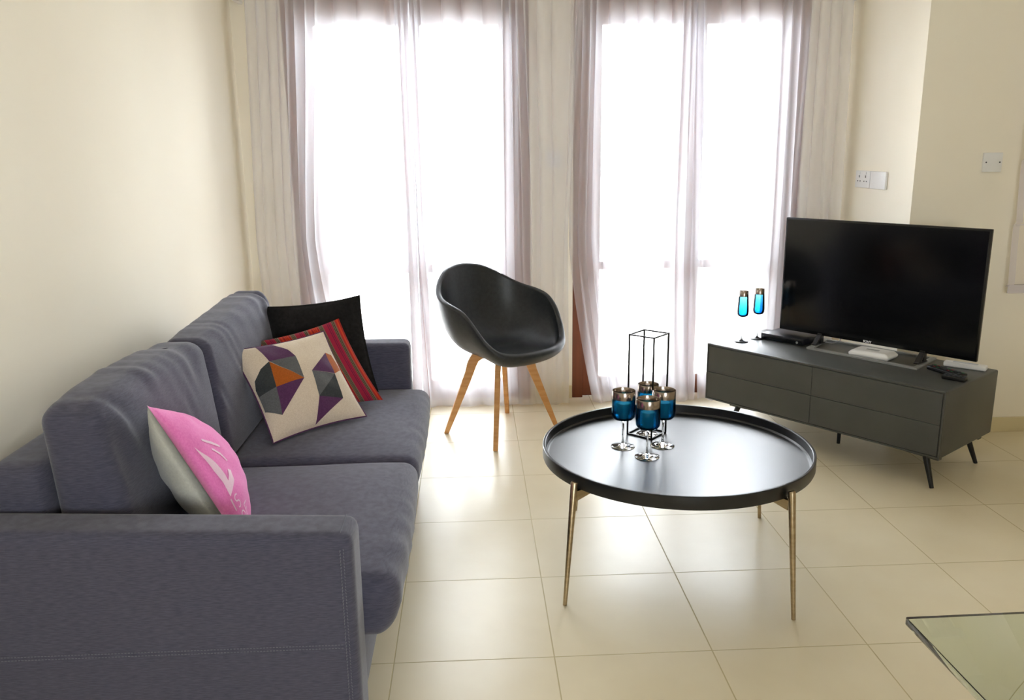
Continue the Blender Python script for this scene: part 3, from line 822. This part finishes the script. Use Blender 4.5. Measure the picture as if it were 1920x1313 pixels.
def text_mesh(txt, size, name, m, parent, loc, rot, extrude=.0004, offs=0.0):
    cu = bpy.data.curves.new(name, 'FONT'); cu.body = txt; cu.size = size; cu.extrude = extrude; cu.align_x = 'CENTER'; cu.offset = offs
    to = bpy.data.objects.new('tmp', cu); sc.collection.objects.link(to)
    bpy.context.view_layer.update()
    me = bpy.data.meshes.new_from_object(to.evaluated_get(bpy.context.evaluated_depsgraph_get()))
    bpy.data.objects.remove(to, do_unlink=True)
    me.materials.clear(); me.materials.append(m)
    o = bpy.data.objects.new(name, me); sc.collection.objects.link(o); o.parent = parent; o.location = loc; o.rotation_euler = rot
    return o
text_mesh('SONY', .0150, 'logo', M_logo, tv, (.468, -.0016, TZ0 + .004), (PI / 2, 0, 0), offs=.0004)

def gradient_glass():
    m = thin_glass('graded_teal_glass', (0.5, 0.9, 0.96, 1))
    tr = [n for n in m.node_tree.nodes if n.type == 'BSDF_TRANSPARENT'][0]
    tc = N(m, 'ShaderNodeTexCoord'); sp_ = N(m, 'ShaderNodeSeparateXYZ'); L(m, tc.outputs['Object'], sp_.inputs[0])
    mr = N(m, 'ShaderNodeMapRange'); mr.inputs['From Min'].default_value = .135; mr.inputs['From Max'].default_value = .225; L(m, sp_.outputs['Z'], mr.inputs['Value'])
    cr = N(m, 'ShaderNodeValToRGB'); cr.color_ramp.elements[0].color = (0.16, 0.56, 0.86, 1); cr.color_ramp.elements[1].color = (0.50, 0.80, 0.88, 1)
    L(m, mr.outputs[0], cr.inputs['Fac']); L(m, cr.outputs['Color'], tr.inputs['Color'])
    return m
M_graded = gradient_glass()
# ------------------------------------------------------------------ things on the cabinet
FG = 'tall teal flutes on the cabinet'
f1 = goblet('flute_glass', 'tall teal flute with mirrored rim on the cabinet, nearer its left front corner', cab_pt(.098, .148), FG, foot=.034, stem_h=.128, bowl_h=.132, rb=.029, rt=.0235, band=.028, stem_r=.0025, th=.0012)
for c in f1.children:
    if c.name.startswith('bowl'): c.data.materials[0] = M_graded
f2 = copy_tree(f1); f2.location = cab_pt(.112, .262); f2['label'] = 'tall slim teal flute beside the disc player, closer to the television'

pl = thing('disc_player', 'slim black disc player on the cabinet left of the television', 'disc player', cab_pt(.032, .0), 0)
pl.location = cab_pt(.128, .272); pl.rotation_euler = (0, 0, CA + .02)
MB().box(0, .235, 0, .19, .004, .034, bev=.003).build('case', mat('player_black', S(30, 31, 36), 0.3), pl)
MB().box(.004, .231, -.004, .002, .007, .027, bev=.002).build('front_panel', mat('player_gloss', S(16, 17, 22), 0.15), pl)
MB().tube([(.205, -.0055, .016), (.205, -.003, .016)], .006, 16).build('button', M_standm, pl)
for q in ((.02, .02), (.215, .02), (.02, .17), (.215, .17)):
    MB().box(q[0] - .01, q[0] + .01, q[1] - .01, q[1] + .01, 0, .004).build('foot', M_black, pl, smooth=False)

rt = thing('router', 'white rounded router box behind the television stand bar', 'router', cab_pt(.690, .335), CA + .06)
def rfn(x, y, z): return (x * (1 - .12 * max(0, z) / .016), y * (1 - .12 * max(0, z) / .016), z)
soft_box((.095, .060, .016), .0145, (30, 24, 8), rfn, (0, 0, .0165)).build('case', M_white_pl, rt, merge=True, angle=180)
MB().box(-.03, .03, -.010, .004, .0325, .0340, bev=.0005, seg=1).build('vent', M_standm, rt, smooth=False)
M_cable = mat('grey_cable', S(150, 148, 150), 0.5)
cb = MB().tube([(-.10, -.02, .004), (-.07, .02, .004), (-.03, .02, .006), (.0, -.01, .004), (.03, -.03, .02), (.05, .0, .055)], .0025, 8)
co_ = cb.build('power_cable', M_cable, loc=cab_pt(.42, .44)); tag(co_, 'thin grey cable curling on the cabinet behind the television', 'cable')

def remote(label, loc, rz, Ln, wd_, col, btn, tilt=0):
    r = thing('remote_control', label, 'remote control', loc, rz, None)
    MB().box(-Ln / 2, Ln / 2, -wd_ / 2, wd_ / 2, 0, .018, bev=.005, seg=3).build('case', col, r)
    k = MB()
    for i in range(9):
        for j in range(3):
            x = -Ln * .42 + Ln * .84 * i / 8; y = (j - 1) * wd_ * .27
            k.box(x - .0045, x + .0045, y - .0035, y + .0035, .0178, .0200, mi=(i * 3 + j * 5 + i * j) % len(btn), bev=.0005, seg=1)
    kb = k.build('keypad', btn, r, smooth=False)
    if tilt: r.rotation_euler = (0, tilt, rz)
    return r
bt = [mat('key_grey', S(70, 74, 80), .5), mat('key_dark', S(36, 40, 46), .5), mat('key_green', S(50, 110, 70), .5), mat('key_red', S(130, 40, 40), .5)]
remote('longer black remote control with coloured keys on the cabinet, next to a smaller one', cab_pt(1.045, .285), CA - .35, .175, .048, M_black, bt)
remote('smaller black remote control nearest the front right corner of the cabinet', cab_pt(1.112, .205), CA + .1, .09, .045, M_black, bt[:2])
wr = thing('white_remote', 'slim white remote in clear wrap lying behind the black ones', 'remote control', cab_pt(1.06, .435), CA + .18)
MB().box(-.085, .085, -.022, .022, 0, .022, bev=.006, seg=3).build('case', M_white_pl, wr)
MB().box(-.05, .05, -.010, .010, .0215, .0235, bev=.001, seg=1).build('keypad', mat('pale_keys', S(196, 200, 206), .4), wr)

# ------------------------------------------------------------------ glass dining table, near right
M_tglass = mat('greenish_glass', (0.86, 0.97, 0.90, 1), 0.0, trans=1.0, ior=1.45)
gt = thing('glass_dining_table', 'clear glass dining table top with green edges in the near right corner', 'table', (1.545, -1.62, 0), .012)
MB().box(-.70, .85, -.60, .572, .738, .750, bev=.0015).build('tabletop', M_tglass, gt)
for lx in (.05, .6):
    MB().tube([(lx, 0, .738), (lx, 0, .02)], .04, 24).build('pedestal', M_chrome, gt)
MB().box(-.02, .70, -.2, .2, 0, .02, bev=.004).build('base_plate', M_chrome, gt)
